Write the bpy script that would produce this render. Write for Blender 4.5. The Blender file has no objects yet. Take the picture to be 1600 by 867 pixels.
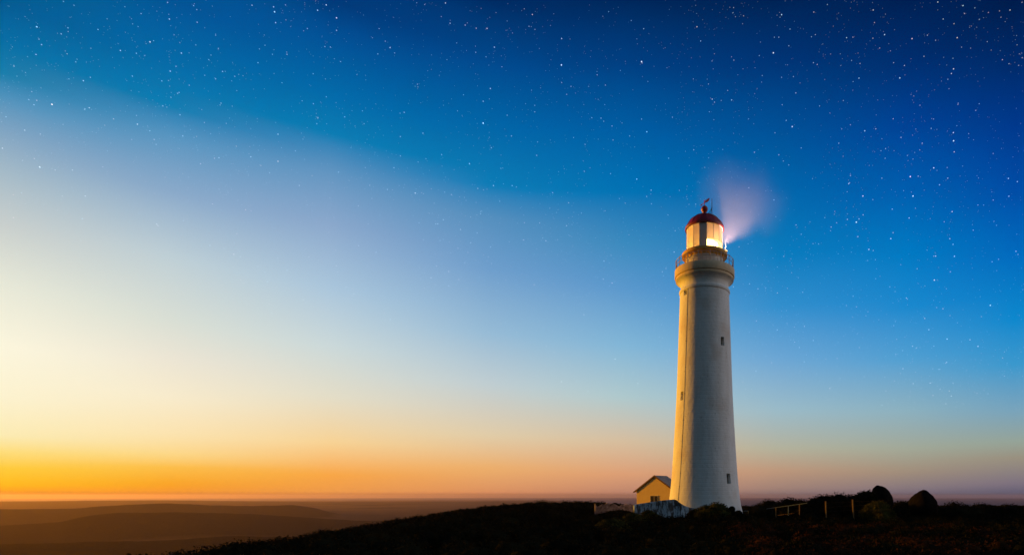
import bpy, bmesh, math, random
import numpy as np
from mathutils import Vector, Matrix, noise
R = math.radians
random.seed(7); rng = np.random.default_rng(11)
C = bpy.context.scene.collection

# ------------------------------------------------------------------ camera
EYE = 2.0; F = 900.0; CX = 1040.0; HY = 774.0
cam_d = bpy.data.cameras.new('camera'); cam = bpy.data.objects.new('camera', cam_d); C.objects.link(cam)
cam.location = (0, 0, EYE); cam.rotation_euler = (R(90), 0, 0)
cam_d.sensor_width = 36.0; cam_d.lens = 36.0 * F / 1600
cam_d.shift_x = (800 - CX) / 1600; cam_d.shift_y = (HY - 433.5) / 1600
cam_d.clip_start = 0.5; cam_d.clip_end = 400000
bpy.context.scene.camera = cam
def P(px, py, Y):
    return Vector(((px - CX) / F * Y, Y, EYE + (HY - py) / F * Y))

# ------------------------------------------------------------------ world
SUN_AZ, SUN_EL = -66.5, 3.0          # degrees from +Y (left is negative)
def lin(c): 
    c = c / 255.0
    return c / 12.92 if c <= 0.04045 else ((c + 0.055) / 1.055) ** 2.4
def lrgb(t): return tuple(lin(c) for c in t) + (1.0,)

COLS = {   # sky colour by azimuth column: (row, sRGB)
 0:    [(0,(0,90,145)),(60,(0,108,162)),(115,(15,125,172)),(150,(78,146,188)),(200,(125,163,194)),(270,(165,187,200)),(350,(200,207,205)),(440,(230,232,216)),(540,(252,247,222)),(620,(252,243,208)),(680,(251,236,180)),(705,(252,222,125)),(730,(252,204,60)),(755,(251,188,22)),(764,(248,166,12)),(769,(232,135,15)),(774,(120,62,12))],
 265:  [(0,(0,82,148)),(100,(0,106,165)),(165,(5,124,178)),(210,(85,148,192)),(300,(138,170,202)),(400,(190,207,214)),(500,(217,223,213)),(560,(236,230,213)),(620,(248,236,205)),(680,(252,228,175)),(710,(252,216,135)),(730,(252,190,72)),(755,(249,165,32)),(768,(240,148,38)),(774,(155,88,35))],
 515:  [(0,(0,56,120)),(60,(0,80,148)),(150,(0,106,168)),(210,(5,124,180)),(270,(98,149,193)),(350,(138,168,204)),(450,(170,198,220)),(540,(203,217,218)),(620,(228,222,200)),(690,(248,212,150)),(740,(250,168,70)),(768,(240,155,72)),(774,(185,112,60))],
 765:  [(0,(0,42,98)),(100,(0,72,140)),(200,(0,101,166)),(290,(8,124,183)),(340,(85,143,190)),(420,(110,158,204)),(520,(150,187,214)),(600,(192,206,210)),(680,(226,205,168)),(730,(238,176,108)),(768,(224,148,98)),(774,(175,112,80))],
 975:  [(0,(0,38,90)),(100,(0,62,128)),(200,(0,91,160)),(300,(0,114,180)),(380,(58,138,190)),(450,(90,152,205)),(540,(130,182,215)),(620,(175,201,205)),(690,(215,190,158)),(740,(222,160,118)),(768,(196,138,112)),(774,(150,105,88))],
 1215: [(0,(0,34,84)),(100,(0,52,118)),(200,(0,79,150)),(300,(0,102,172)),(400,(8,124,190)),(480,(50,143,205)),(560,(108,166,212)),(640,(155,187,200)),(700,(180,178,156)),(735,(190,152,124)),(765,(160,130,120)),(776,(120,105,108))],
 1415: [(0,(0,31,82)),(100,(0,46,112)),(200,(0,66,150)),(300,(0,93,175)),(400,(0,122,195)),(480,(25,137,206)),(560,(80,159,210)),(640,(140,177,192)),(700,(163,169,152)),(735,(163,144,124)),(765,(132,118,126)),(776,(95,95,112))],
 1585: [(0,(0,27,74)),(100,(0,41,104)),(200,(0,56,140)),(300,(0,76,165)),(400,(0,106,190)),(500,(10,136,205)),(570,(58,152,205)),(640,(120,164,188)),(690,(150,164,152)),(715,(154,145,128)),(755,(125,114,128)),(776,(80,86,112))],
}
VMAX = 1.6
def ramp_of(px):
    u = (px - CX) / F
    st = sorted(((HY - y) / F / math.sqrt(1 + u * u), c) for y, c in COLS[px])
    st = [(max(v, 0.0), lrgb(c)) for v, c in st]
    z = st[-1][1]
    st.append((VMAX, (z[0] * .5, z[1] * .35, z[2] * .4, 1)))
    return st
def tint(st, f): return [(v, (c[0]*f[0], c[1]*f[1], c[2]*f[2], 1)) for v, c in st]
PINK = [(0.0, (.22,.17,.18,1)), (.06, (.42,.31,.25,1)), (.16, (.55,.42,.32,1)), (.3, (.45,.40,.36,1)), (.5, (.16,.22,.32,1)), (.8, (.03,.12,.26,1)), (VMAX, (.01,.04,.14,1))]
DIM  = [(0.0, (.03,.05,.06,1)), (.1, (.05,.09,.10,1)), (.25, (.07,.13,.16,1)), (.5, (.04,.11,.17,1)), (.8, (.015,.07,.14,1)), (VMAX, (.005,.03,.08,1))]
az = lambda px: math.degrees(math.atan((px - CX) / F))
GOLD = [(0.0, (1.0,.40,.03,1)), (.06, (1.1,.55,.06,1)), (.2, (.9,.6,.18,1)), (.5, (.45,.36,.18,1)), (.9, (.12,.2,.25,1)), (VMAX, (.01,.06,.12,1))]
stations = [(-180, DIM), (-118, DIM), (-95, tint(GOLD, (.35,.28,.22))), (-68, tint(GOLD, (.8,.7,.55))), (-52.5, ramp_of(0)), (az(0), ramp_of(0))]
for px in (265, 515, 765, 975, 1215, 1415, 1585): stations.append((az(px), ramp_of(px)))
stations += [(60, ramp_of(1415)), (76, tint(PINK, (4.6,4.1,3.5))), (99, tint(PINK, (4.6,4.1,3.5))), (120, DIM), (180, DIM)]

world = bpy.data.worlds.new('World'); bpy.context.scene.world = world
world.use_nodes = True; nt = world.node_tree; nt.nodes.clear(); L = nt.links
def N(t, **k):
    n = nt.nodes.new(t)
    for a, b in k.items(): setattr(n, a, b)
    return n
def M_(op, a, b=None):
    n = N('ShaderNodeMath', operation=op)
    for i, s in enumerate((a, b)):
        if s is None: continue
        if isinstance(s, (int, float)): n.inputs[i].default_value = s
        else: L.new(s, n.inputs[i])
    return n.outputs[0]
tc = N('ShaderNodeTexCoord'); sep = N('ShaderNodeSeparateXYZ'); L.new(tc.outputs['Generated'], sep.inputs[0])
X, Y, Z = sep.outputs
hyp = M_('SQRT', M_('ADD', M_('MULTIPLY', X, X), M_('MULTIPLY', Y, Y)))
v = M_('DIVIDE', Z, M_('MAXIMUM', hyp, 1e-4))
vf = M_('DIVIDE', v, VMAX)
alpha = M_('MULTIPLY', M_('ARCTAN2', X, Y), 180 / math.pi)
prev = None; prev_az = None
for a_, st in stations:
    cr = N('ShaderNodeValToRGB'); e = cr.color_ramp.elements
    st = sorted(st, key=lambda s: s[0])
    e[0].position = st[0][0] / VMAX; e[0].color = st[0][1]
    e[1].position = st[-1][0] / VMAX; e[1].color = st[-1][1]
    for p_, c_ in st[1:-1]:
        q = e.new(p_ / VMAX); q.color = c_
    L.new(vf, cr.inputs[0])
    if prev is None: prev = cr.outputs[0]
    else:
        mr = N('ShaderNodeMapRange'); mr.clamp = True
        mr.inputs['From Min'].default_value = prev_az; mr.inputs['From Max'].default_value = a_
        L.new(alpha, mr.inputs[0])
        mx = N('ShaderNodeMix', data_type='RGBA'); L.new(mr.outputs[0], mx.inputs[0])
        L.new(prev, mx.inputs[6]); L.new(cr.outputs[0], mx.inputs[7]); prev = mx.outputs[2]
    prev_az = a_
bg = N('ShaderNodeBackground'); L.new(prev, bg.inputs[0]); bg.inputs[1].default_value = 1.0
wo = N('ShaderNodeOutputWorld'); L.new(bg.outputs[0], wo.inputs[0])
world.cycles.sampling_method = 'MANUAL'; world.cycles.sample_map_resolution = 1024

# ------------------------------------------------------------------ sun
sd = bpy.data.lights.new('sun', 'SUN'); sd.energy = 5.0; sd.angle = R(0.6); sd.color = (1.0, 0.43, 0.01)
sun = bpy.data.objects.new('sun', sd); C.objects.link(sun)
sdir = Vector((math.sin(R(SUN_AZ)) * math.cos(R(SUN_EL)), math.cos(R(SUN_AZ)) * math.cos(R(SUN_EL)), math.sin(R(SUN_EL))))
sun.rotation_euler = sdir.to_track_quat('Z', 'Y').to_euler(); sun.location = sdir * 60

sc = bpy.context.scene
sc.render.engine = 'CYCLES'
sc.view_settings.view_transform = 'Standard'; sc.view_settings.look = 'None'
sc.view_settings.exposure = 0; sc.view_settings.gamma = 1; sc.view_settings.use_curve_mapping = False
cy = sc.cycles
cy.use_denoising = True; cy.denoiser = 'OPENIMAGEDENOISE'; cy.denoising_input_passes = 'RGB_ALBEDO_NORMAL'
cy.max_bounces = 6; cy.diffuse_bounces = 3; cy.volume_bounces = 1; cy.transparent_max_bounces = 16
cy.volume_step_rate = 1.0; cy.volume_max_steps = 128; cy.sample_clamp_indirect = 4

# ------------------------------------------------------------------ materials
def mat(name, col, rough=.8, metal=0, var=None, scale=1.0, bump=0, bscale=4, spec=.3, detail=5):
    m = bpy.data.materials.new(name); m.use_nodes = True; t = m.node_tree; b = t.nodes['Principled BSDF']
    b.inputs['Roughness'].default_value = rough; b.inputs['Metallic'].default_value = metal
    b.inputs['Specular IOR Level'].default_value = spec
    b.inputs['Base Color'].default_value = (*col, 1)
    tcx = t.nodes.new('ShaderNodeTexCoord')
    if var:
        n = t.nodes.new('ShaderNodeTexNoise'); n.inputs['Scale'].default_value = scale; n.inputs['Detail'].default_value = detail
        n.inputs['Roughness'].default_value = .65
        t.links.new(tcx.outputs['Object'], n.inputs[0])
        r = t.nodes.new('ShaderNodeValToRGB'); r.color_ramp.elements[0].position = .35; r.color_ramp.elements[1].position = .65
        r.color_ramp.elements[0].color = (*var, 1); r.color_ramp.elements[1].color = (*col, 1)
        t.links.new(n.outputs[0], r.inputs[0]); t.links.new(r.outputs[0], b.inputs['Base Color'])
    if bump:
        n2 = t.nodes.new('ShaderNodeTexNoise'); n2.inputs['Scale'].default_value = bscale; n2.inputs['Detail'].default_value = 6
        t.links.new(tcx.outputs['Object'], n2.inputs[0])
        bp = t.nodes.new('ShaderNodeBump'); bp.inputs['Strength'].default_value = 1; bp.inputs['Distance'].default_value = bump
        t.links.new(n2.outputs[0], bp.inputs['Height']); t.links.new(bp.outputs[0], b.inputs['Normal'])
    return m

def tower_material():
    """white rendered masonry: course lines, faint streaks, rust and grey stains"""
    m = mat('tower_render', (.76, .74, .70), .75); t = m.node_tree; b = t.nodes['Principled BSDF']; k = t.links
    n = t.nodes.new
    tcx = n('ShaderNodeTexCoord')
    mp = n('ShaderNodeMapping'); mp.inputs['Scale'].default_value = (.9, .9, .22); k.new(tcx.outputs['Object'], mp.inputs[0])
    st = n('ShaderNodeTexNoise'); st.inputs['Scale'].default_value = 1.6; st.inputs['Detail'].default_value = 8; st.inputs['Roughness'].default_value = .6; k.new(mp.outputs[0], st.inputs[0])
    r1 = n('ShaderNodeValToRGB'); r1.color_ramp.elements[0].position = .36; r1.color_ramp.elements[1].position = .6
    r1.color_ramp.elements[0].color = (.74, .72, .68, 1); r1.color_ramp.elements[1].color = (.84, .83, .80, 1); k.new(st.outputs[0], r1.inputs[0])
    bl = n('ShaderNodeTexNoise'); bl.inputs['Scale'].default_value = .33; bl.inputs['Detail'].default_value = 6; k.new(tcx.outputs['Object'], bl.inputs[0])
    r2 = n('ShaderNodeMapRange'); r2.inputs[1].default_value = .55; r2.inputs[2].default_value = .75; k.new(bl.outputs[0], r2.inputs[0])
    r2.inputs[4].default_value = .5
    mx = n('ShaderNodeMix'); mx.data_type = 'RGBA'; k.new(r2.outputs[0], mx.inputs[0]); k.new(r1.outputs[0], mx.inputs[6]); mx.inputs[7].default_value = (.55, .38, .25, 1)
    # dirt speckle
    sp = n('ShaderNodeTexNoise'); sp.inputs['Scale'].default_value = 5; sp.inputs['Detail'].default_value = 4; k.new(tcx.outputs['Object'], sp.inputs[0])
    r3 = n('ShaderNodeMapRange'); r3.inputs[1].default_value = .64; r3.inputs[2].default_value = .74; k.new(sp.outputs[0], r3.inputs[0]); r3.inputs[4].default_value = .55
    mx2 = n('ShaderNodeMix'); mx2.data_type = 'RGBA'; k.new(r3.outputs[0], mx2.inputs[0]); k.new(mx.outputs[2], mx2.inputs[6]); mx2.inputs[7].default_value = (.3, .27, .22, 1)
    k.new(mx2.outputs[2], b.inputs['Base Color'])
    # horizontal courses + roughness bump
    wv = n('ShaderNodeTexWave'); wv.bands_direction = 'Z'; wv.inputs['Scale'].default_value = .9; wv.inputs['Distortion'].default_value = .6; wv.inputs['Detail'].default_value = 3; wv.inputs['Detail Scale'].default_value=2; k.new(tcx.outputs['Object'], wv.inputs[0])
    rw = n('ShaderNodeMapRange'); rw.inputs[1].default_value = 0; rw.inputs[2].default_value = .14; k.new(wv.outputs[1], rw.inputs[0])
    fn = n('ShaderNodeTexNoise'); fn.inputs['Scale'].default_value = 3.2; fn.inputs['Detail'].default_value = 8; k.new(tcx.outputs['Object'], fn.inputs[0])
    b1 = n('ShaderNodeBump'); b1.inputs['Distance'].default_value = .022; k.new(rw.outputs[0], b1.inputs['Height']); b1.inputs['Strength'].default_value = .35
    b2 = n('ShaderNodeBump'); b2.inputs['Distance'].default_value = .03; k.new(fn.outputs[0], b2.inputs['Height']); k.new(b1.outputs[0], b2.inputs['Normal'])
    k.new(b2.outputs[0], b.inputs['Normal'])
    return m
MT = tower_material()
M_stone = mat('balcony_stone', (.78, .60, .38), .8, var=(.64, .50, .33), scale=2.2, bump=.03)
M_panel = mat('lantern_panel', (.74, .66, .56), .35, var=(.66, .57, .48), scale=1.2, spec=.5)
M_goldlit = mat('gold_lit_metal', (.72, .40, .08), .6, var=(.55, .30, .06), scale=3)  # golden light on the catwalk ring put into its base colour
M_red = mat('red_dome', (.33, .006, .006), .4, var=(.20, .005, .005), scale=2, spec=.5)
M_redv = mat('red_vane', (.75, .02, .02), .5)
M_iron = mat('dark_iron', (.05, .045, .045), .5, metal=.6)
M_rail = mat('rail_metal', (.70, .58, .50), .5, metal=0, var=(.36, .24, .18), scale=9)
M_glassdark = mat('window_glass', (.02, .022, .025), .12, spec=.6)
M_frame = mat('window_frame_paint', (.45, .4, .32), .6)
M_white = mat('white_paint', (.72, .70, .64), .5)
M_side = mat('gold_lit_weatherboard', (.80, .56, .20), .6, var=(.74, .50, .17), scale=1.5)  # golden sunlight on the gable put into the board colour
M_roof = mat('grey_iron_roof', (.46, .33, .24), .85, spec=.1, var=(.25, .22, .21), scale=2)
M_barge = mat('maroon_barge', (.09, .007, .009), .5)
def wall_mat(name, a, b_, c_):
    m = mat(name, a, .85, var=b_, scale=1.1, bump=.03, bscale=5, detail=9); t = m.node_tree; k = t.links; b = t.nodes['Principled BSDF']
    src = b.inputs['Base Color'].links[0].from_socket
    n = t.nodes.new('ShaderNodeTexNoise'); tcx = t.nodes.new('ShaderNodeTexCoord'); mp = t.nodes.new('ShaderNodeMapping')
    mp.inputs['Scale'].default_value = (2.2, 2.2, .7); k.new(tcx.outputs['Object'], mp.inputs[0]); k.new(mp.outputs[0], n.inputs[0]); n.inputs['Scale'].default_value = 1.6; n.inputs['Detail'].default_value = 10; n.inputs['Roughness'].default_value = .75
    r = t.nodes.new('ShaderNodeMapRange'); r.inputs[1].default_value = .46; r.inputs[2].default_value = .53; k.new(n.outputs[0], r.inputs[0])
    mx = t.nodes.new('ShaderNodeMix'); mx.data_type = 'RGBA'; k.new(r.outputs[0], mx.inputs[0]); k.new(src, mx.inputs[6]); mx.inputs[7].default_value = (*c_, 1)
    k.new(mx.outputs[2], b.inputs['Base Color']); return m
M_wall = wall_mat('stained_limewash', (.44, .56, .66), (.24, .32, .39), (.05, .05, .05))  # bluish tint of the shaded side put into the limewash colour
M_wall2 = mat('rubble_limewash', (.34, .25, .24), .9, var=(.07, .05, .045), scale=2.6, bump=.08, bscale=3, spec=.05, detail=8)
M_post = mat('weathered_post', (.30, .17, .06), .9, spec=.05, var=(.18, .10, .04), scale=6)
M_railf = mat('grey_rail', (.16, .20, .19), .7, spec=.1, var=(.10, .12, .12), scale=5)
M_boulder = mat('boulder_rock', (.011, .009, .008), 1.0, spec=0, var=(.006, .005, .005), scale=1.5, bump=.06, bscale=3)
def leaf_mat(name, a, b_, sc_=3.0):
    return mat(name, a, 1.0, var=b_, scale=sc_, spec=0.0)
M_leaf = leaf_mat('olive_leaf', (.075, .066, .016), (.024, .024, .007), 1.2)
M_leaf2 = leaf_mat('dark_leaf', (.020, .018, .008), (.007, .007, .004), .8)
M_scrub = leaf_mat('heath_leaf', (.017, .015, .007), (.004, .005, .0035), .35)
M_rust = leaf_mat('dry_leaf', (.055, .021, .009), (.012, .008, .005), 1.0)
M_wood = mat('stem_bark', (.05, .035, .025), .9)
M_lamp = bpy.data.materials.new('lamp_glow'); M_lamp.use_nodes = True
_b = M_lamp.node_tree.nodes['Principled BSDF']; _b.inputs['Base Color'].default_value = (.9, .8, .5, 1)
_b.inputs['Emission Color'].default_value = (1, .66, .20, 1); _b.inputs['Emission Strength'].default_value = 9
M_clear = bpy.data.materials.new('clear_glazing'); M_clear.use_nodes = True
_t = M_clear.node_tree; _t.nodes.clear(); _g = _t.nodes.new('ShaderNodeBsdfGlossy'); _g.inputs['Roughness'].default_value = .05
_tr = _t.nodes.new('ShaderNodeBsdfTransparent'); _mx = _t.nodes.new('ShaderNodeMixShader'); _mx.inputs[0].default_value = .08
_o = _t.nodes.new('ShaderNodeOutputMaterial'); _t.links.new(_tr.outputs[0], _mx.inputs[1]); _t.links.new(_g.outputs[0], _mx.inputs[2]); _t.links.new(_mx.outputs[0], _o.inputs[0])

# ------------------------------------------------------------------ mesh helpers
def tag(o, label=None, cat=None, group=None, kind=None):
    if label: o['label'] = label
    if cat: o['category'] = cat
    if group: o['group'] = group
    if kind: o['kind'] = kind
    return o
def empty(name, loc=(0, 0, 0), rz=0):
    o = bpy.data.objects.new(name, None); C.objects.link(o); o.location = loc; o.rotation_euler = (0, 0, rz); return o
def link(name, me, m, parent=None, smooth=None):
    o = bpy.data.objects.new(name, me); C.objects.link(o)
    if m: me.materials.append(m)
    if smooth is not None:
        for p in me.polygons: p.use_smooth = True
        me.set_sharp_from_angle(angle=R(smooth))
    if parent: o.parent = parent
    return o
def obj(name, bm, m, parent=None, smooth=None):
    bmesh.ops.recalc_face_normals(bm, faces=bm.faces)
    me = bpy.data.meshes.new(name); bm.to_mesh(me); bm.free()
    return link(name, me, m, parent, smooth)
def box(bm, c, s, rz=0, bev=0, mtx=None):
    m = Matrix.Translation(c) @ Matrix.Rotation(rz, 4, 'Z') @ (mtx or Matrix.Identity(4)) @ Matrix.Diagonal((*s, 1))
    r = bmesh.ops.create_cube(bm, size=1, matrix=m)
    if bev:
        es = list({e for v in r['verts'] for e in v.link_edges})
        bmesh.ops.bevel(bm, geom=es, offset=bev, segments=2, affect='EDGES')
def bar(bm, a, b, r, n=8, r2=None):
    a = Vector(a); b = Vector(b); d = b - a
    m = Matrix.Translation((a + b) / 2) @ d.to_track_quat('Z', 'Y').to_matrix().to_4x4()
    bmesh.ops.create_cone(bm, cap_ends=True, segments=n, radius1=r, radius2=r if r2 is None else r2, depth=d.length, matrix=m)
def lathe(bm, prof, n=96, a0=0, closed=False):
    """prof: list of (r, z); revolve round z"""
    rings = []
    for r, z in prof:
        if r < 1e-5: rings.append([bm.verts.new((0, 0, z))])
        else: rings.append([bm.verts.new((r * math.cos(a0 + 2*math.pi*i/n), r * math.sin(a0 + 2*math.pi*i/n), z)) for i in range(n)])
    pairs = list(zip(rings, rings[1:])) + ([(rings[-1], rings[0])] if closed else [])
    for A, B in pairs:
        for i in range(n):
            j = (i + 1) % n
            if len(A) == 1 and len(B) == 1: continue
            if len(A) == 1: bm.faces.new((A[0], B[i], B[j]))
            elif len(B) == 1: bm.faces.new((A[i], A[j], B[0]))
            else: bm.faces.new((A[i], A[j], B[j], B[i]))
    if not closed:
        for rg in (rings[0], rings[-1]):
            if len(rg) > 2: bm.faces.new(rg)

# ------------------------------------------------------------------ terrain
def sstep(a, b, x):
    t = np.clip((x - a) / (b - a), 0, 1); return t * t * (3 - 2 * t)
_waves = [(rng.uniform(0, 2*math.pi), rng.uniform(0, 2*math.pi), k) for k in range(40)]
def fbm(x, y, wl, octv=4, seed=0, ridge=False):
    out = 0; amp = 1; tot = 0
    for o_ in range(octv):
        s = 0
        for j in range(5):
            th, ph, _ = _waves[(seed * 7 + o_ * 5 + j) % 40]
            kx, ky = math.cos(th) * 2*math.pi/wl, math.sin(th) * 2*math.pi/wl
            s = s + np.sin(kx * x * (1 + .23*j) + ky * y * (1 + .23*j) + ph + 1.3 * np.sin(.37*kx*y - .41*ky*x + 2*ph))
        out = out + amp * s / 5; tot += amp; amp *= .5; wl *= .47
    return out / tot
VALLEY = -80.0
def ground(x, y):
    x = np.asarray(x, float); y = np.asarray(y, float)
    base = EYE - 2.48 + .22 * fbm(x, y, 17, 3, 1) + (.62 - .45 * sstep(0, 22, x)) * sstep(30, 85, y)
    base = base + .95 * np.exp(-(((x - 15.5) / 3.0) ** 2 + ((y - 55) / 4.5) ** 2)) + .8 * np.exp(-(((x - 19.2) / 2.0) ** 2 + ((y - 54) / 4) ** 2))
    # left shoulder of the headland
    x0 = 6.5 + .12 * np.clip(y, 0, 90)
    s = np.maximum(0, -x - x0)
    fall = np.where(s < 30, .0062 * s * s, .0062*900 + (s - 30) * .37)
    # far side of the headland
    edge = 86 + 6 * fbm(x, y*0, 40, 2, 3) + 26 * sstep(10, 45, x)
    t = np.maximum(0, y - edge); fall2 = np.where(t < 25, .008 * t * t, 5 + (t - 25) * .4)
    t3 = np.maximum(0, np.abs(x - 30) - 160); t4 = np.maximum(0, -y - 120)
    z = base - fall - fall2 - .3 * t3 - .3 * t4
    # distant land: rolling coastal hills, dropping into the sea on the right
    r = np.hypot(x, y); a = np.degrees(np.arctan2(x, y))
    far = VALLEY + 5 * fbm(x, y, 1400, 4, 2)
    def ridge(z_, ang, pts, rr, w, amp_noise=3, wl=500):
        cr = np.interp(ang, [q[0] for q in pts], [q[1] for q in pts])
        return np.maximum(z_, VALLEY + (cr + amp_noise * fbm(x, y, wl, 4, 4) + 1.8 * fbm(x, y, 90, 3, 7)) * np.exp(-((r - rr) / w) ** 2))
    def crest(pts, rr):   # (column, row) of the skyline of this ridge -> (azimuth, height above the valley)
        o = []
        for px_, py_ in pts:
            u = (px_ - CX) / F; Yd = rr / math.sqrt(1 + u*u)
            o.append((math.degrees(math.atan(u)), EYE + (HY - py_) / F * Yd - VALLEY))
        return o
    far = ridge(far, a, [(-75, 20)] + crest([(0, 795), (114, 794), (197, 788), (262, 785.5), (328, 789), (394, 790), (459, 788.5), (490, 793), (525, 803), (580, 812)], 2700) + [(-15, 0)], 2700, 420, 1.6, 300)
    far = ridge(far, a, [(-75, 10)] + crest([(0, 822), (96, 815), (140, 806), (184, 801), (284, 800), (400, 803), (560, 814)], 1650) + [(-12, 0)], 1650, 300, 1.6, 260)
    far = ridge(far, a, [(-75, 10)] + crest([(0, 850), (250, 845), (350, 838), (500, 840)], 950) + [(-12, 0)], 950, 150, 1.2, 150)
    far = ridge(far, a, [(-75, 40)] + crest([(0, 783), (250, 781), (500, 784), (700, 784)], 7000) + [(-10, 20), (-3, 0)], 7000, 1500, 3, 900)
    coast = sstep(-14, 2, a + 3 * fbm(x, y, 3000, 3, 5)) * sstep(120, 900, r)
    far = far - 45 * coast - 30 * sstep(11000, 14000, r)
    return np.maximum(z, far)
def build_ground():
    azs = np.radians(np.concatenate([np.arange(-62, 42, .16), np.arange(42, 298, 2.0)]))
    rs = np.concatenate([[0.0], np.geomspace(3, 14500, 300)])
    n, k = len(azs), len(rs)
    A, RR = np.meshgrid(azs, rs); x = np.sin(A) * RR; y = np.cos(A) * RR; z = ground(x, y)
    co = np.stack([x, y, z], -1).reshape(-1, 3)
    i, j = np.meshgrid(np.arange(k - 1), np.arange(n), indexing='ij'); jn = (j + 1) % n
    fc = np.stack([i*n + j, i*n + jn, (i+1)*n + jn, (i+1)*n + j], -1).reshape(-1, 4)[:, ::-1]
    me = bpy.data.meshes.new('ground'); me.from_pydata(co.tolist(), [], fc.tolist()); me.update()
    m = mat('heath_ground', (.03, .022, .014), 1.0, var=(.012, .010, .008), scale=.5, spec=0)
    t = m.node_tree; b = t.nodes['Principled BSDF']; kk = t.links
    # far forest mottling and relief
    geo = t.nodes.new('ShaderNodeNewGeometry'); nz = t.nodes.new('ShaderNodeTexNoise'); nz.inputs['Scale'].default_value = .012; nz.inputs['Detail'].default_value = 9; nz.inputs['Roughness'].default_value = .7
    kk.new(geo.outputs['Position'], nz.inputs[0]); bp = t.nodes.new('ShaderNodeBump'); bp.inputs['Distance'].default_value = 9; bp.inputs['Strength'].default_value = .8
    kk.new(nz.outputs[0], bp.inputs['Height']); kk.new(bp.outputs[0], b.inputs['Normal'])
    src = b.inputs['Base Color'].links[0].from_socket
    n3 = t.nodes.new('ShaderNodeTexNoise'); n3.inputs['Scale'].default_value = .004; n3.inputs['Detail'].default_value = 8; kk.new(geo.outputs['Position'], n3.inputs[0])
    r3 = t.nodes.new('ShaderNodeMapRange'); r3.inputs[1].default_value = .45; r3.inputs[2].default_value = .62; kk.new(n3.outputs[0], r3.inputs[0]); r3.inputs[4].default_value = .6
    mx = t.nodes.new('ShaderNodeMix'); mx.data_type = 'RGBA'; kk.new(r3.outputs[0], mx.inputs[0]); kk.new(src, mx.inputs[6]); mx.inputs[7].default_value = (.018, .013, .010, 1)
    # haze between ridges put into the colour: paler low ground
    sx = t.nodes.new('ShaderNodeSeparateXYZ'); kk.new(geo.outputs['Position'], sx.inputs[0])
    n4 = t.nodes.new('ShaderNodeTexNoise'); n4.inputs['Scale'].default_value = .0022; n4.inputs['Detail'].default_value = 7; kk.new(geo.outputs['Position'], n4.inputs[0])
    ad = t.nodes.new('ShaderNodeMath'); ad.operation = 'MULTIPLY_ADD'; ad.inputs[1].default_value = 34; kk.new(n4.outputs[0], ad.inputs[0]); kk.new(sx.outputs[2], ad.inputs[2])
    r4 = t.nodes.new('ShaderNodeMapRange'); r4.inputs[1].default_value = VALLEY + 17; r4.inputs[2].default_value = VALLEY + 26; r4.inputs[3].default_value = 1; r4.inputs[4].default_value = 0; kk.new(ad.outputs[0], r4.inputs[0])
    m4 = t.nodes.new('ShaderNodeMix'); m4.data_type = 'RGBA'; kk.new(r4.outputs[0], m4.inputs[0]); kk.new(mx.outputs[2], m4.inputs[6]); m4.inputs[7].default_value = (.075, .045, .03, 1)
    kk.new(m4.outputs[2], b.inputs['Base Color'])
    o = link('ground', me, m, None, 60); tag(o, kind='structure'); return o
build_ground()
def gz(x, y): return float(ground(np.array([x]), np.array([y]))[0])

bm = bmesh.new(); prev_ring = None
lathe(bm, [(0, -84.0), (3000, -84.0), (14000, -84.0), (24000, -84.0)], 128)
for f in [f for f in bm.faces if len(f.verts) > 100]: bm.faces.remove(f)
M_sea = mat('sea_water', (.012, .03, .07), .8, bump=0, spec=.08); _t = M_sea.node_tree
_g = _t.nodes.new('ShaderNodeNewGeometry'); _n = _t.nodes.new('ShaderNodeTexNoise'); _n.inputs['Scale'].default_value = .02; _n.inputs['Detail'].default_value = 6
_b = _t.nodes.new('ShaderNodeBump'); _b.inputs['Distance'].default_value = 4; _t.links.new(_g.outputs['Position'], _n.inputs[0]); _t.links.new(_n.outputs[0], _b.inputs['Height']); _t.links.new(_b.outputs[0], _t.nodes['Principled BSDF'].inputs['Normal'])
tag(obj('sea', bm, M_sea), kind='structure')

# ------------------------------------------------------------------ haze
bm = bmesh.new(); box(bm, (0, 0, (-150 + 36) / 2), (49000, 49000, 186))
M_haze = bpy.data.materials.new('haze_air'); M_haze.use_nodes = True; _t = M_haze.node_tree; _t.nodes.clear()
_v = _t.nodes.new('ShaderNodeVolumePrincipled'); _v.inputs['Color'].default_value = (.64, .45, .46, 1); _v.inputs['Density'].default_value = 5.0e-5; _v.inputs['Anisotropy'].default_value = .58
_o = _t.nodes.new('ShaderNodeOutputMaterial'); _t.links.new(_v.outputs[0], _o.inputs['Volume'])
tag(obj('haze', bm, M_haze), kind='stuff')

# ------------------------------------------------------------------ lighthouse
D = 55.0; S = D / F; TX = (1100.8 - CX) * S
zy = lambda y: EYE + (HY - y) * S
LH = empty('lighthouse', (TX, D, 0))
tag(LH, 'tall white tapering lighthouse with red dome and glowing lantern on the headland', 'lighthouse')
rows = [(812, 63.5), (806, 61.3), (800, 59.2), (790, 56.9), (779, 55.0), (760, 52.8), (740, 51.0), (700, 48.3), (660, 45.9), (620, 43.8), (580, 42.3), (540, 41.0), (500, 39.6), (461, 38.3)]
prof = [(0, zy(840)), (63.5*S, zy(840))] + [(h*S, zy(y)) for y, h in rows] + [(38.3*S, zy(458)), (0, zy(458))]
bm = bmesh.new(); lathe(bm, prof, 128); tower = obj('tower_wall', bm, MT, LH)
def wang(px, row, half): return math.asin(max(-1, min(1, (px - 1100.8) / half)))
wins = [(1069.8, 463.0, 38.4, .46, .70), (1125.9, 541.5, 41.0, .42, .80), (1064.8, 622.5, 43.9, .40, .80), (1134.3, 748.5, 51.6, .48, .95)]
bm = bmesh.new()
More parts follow.
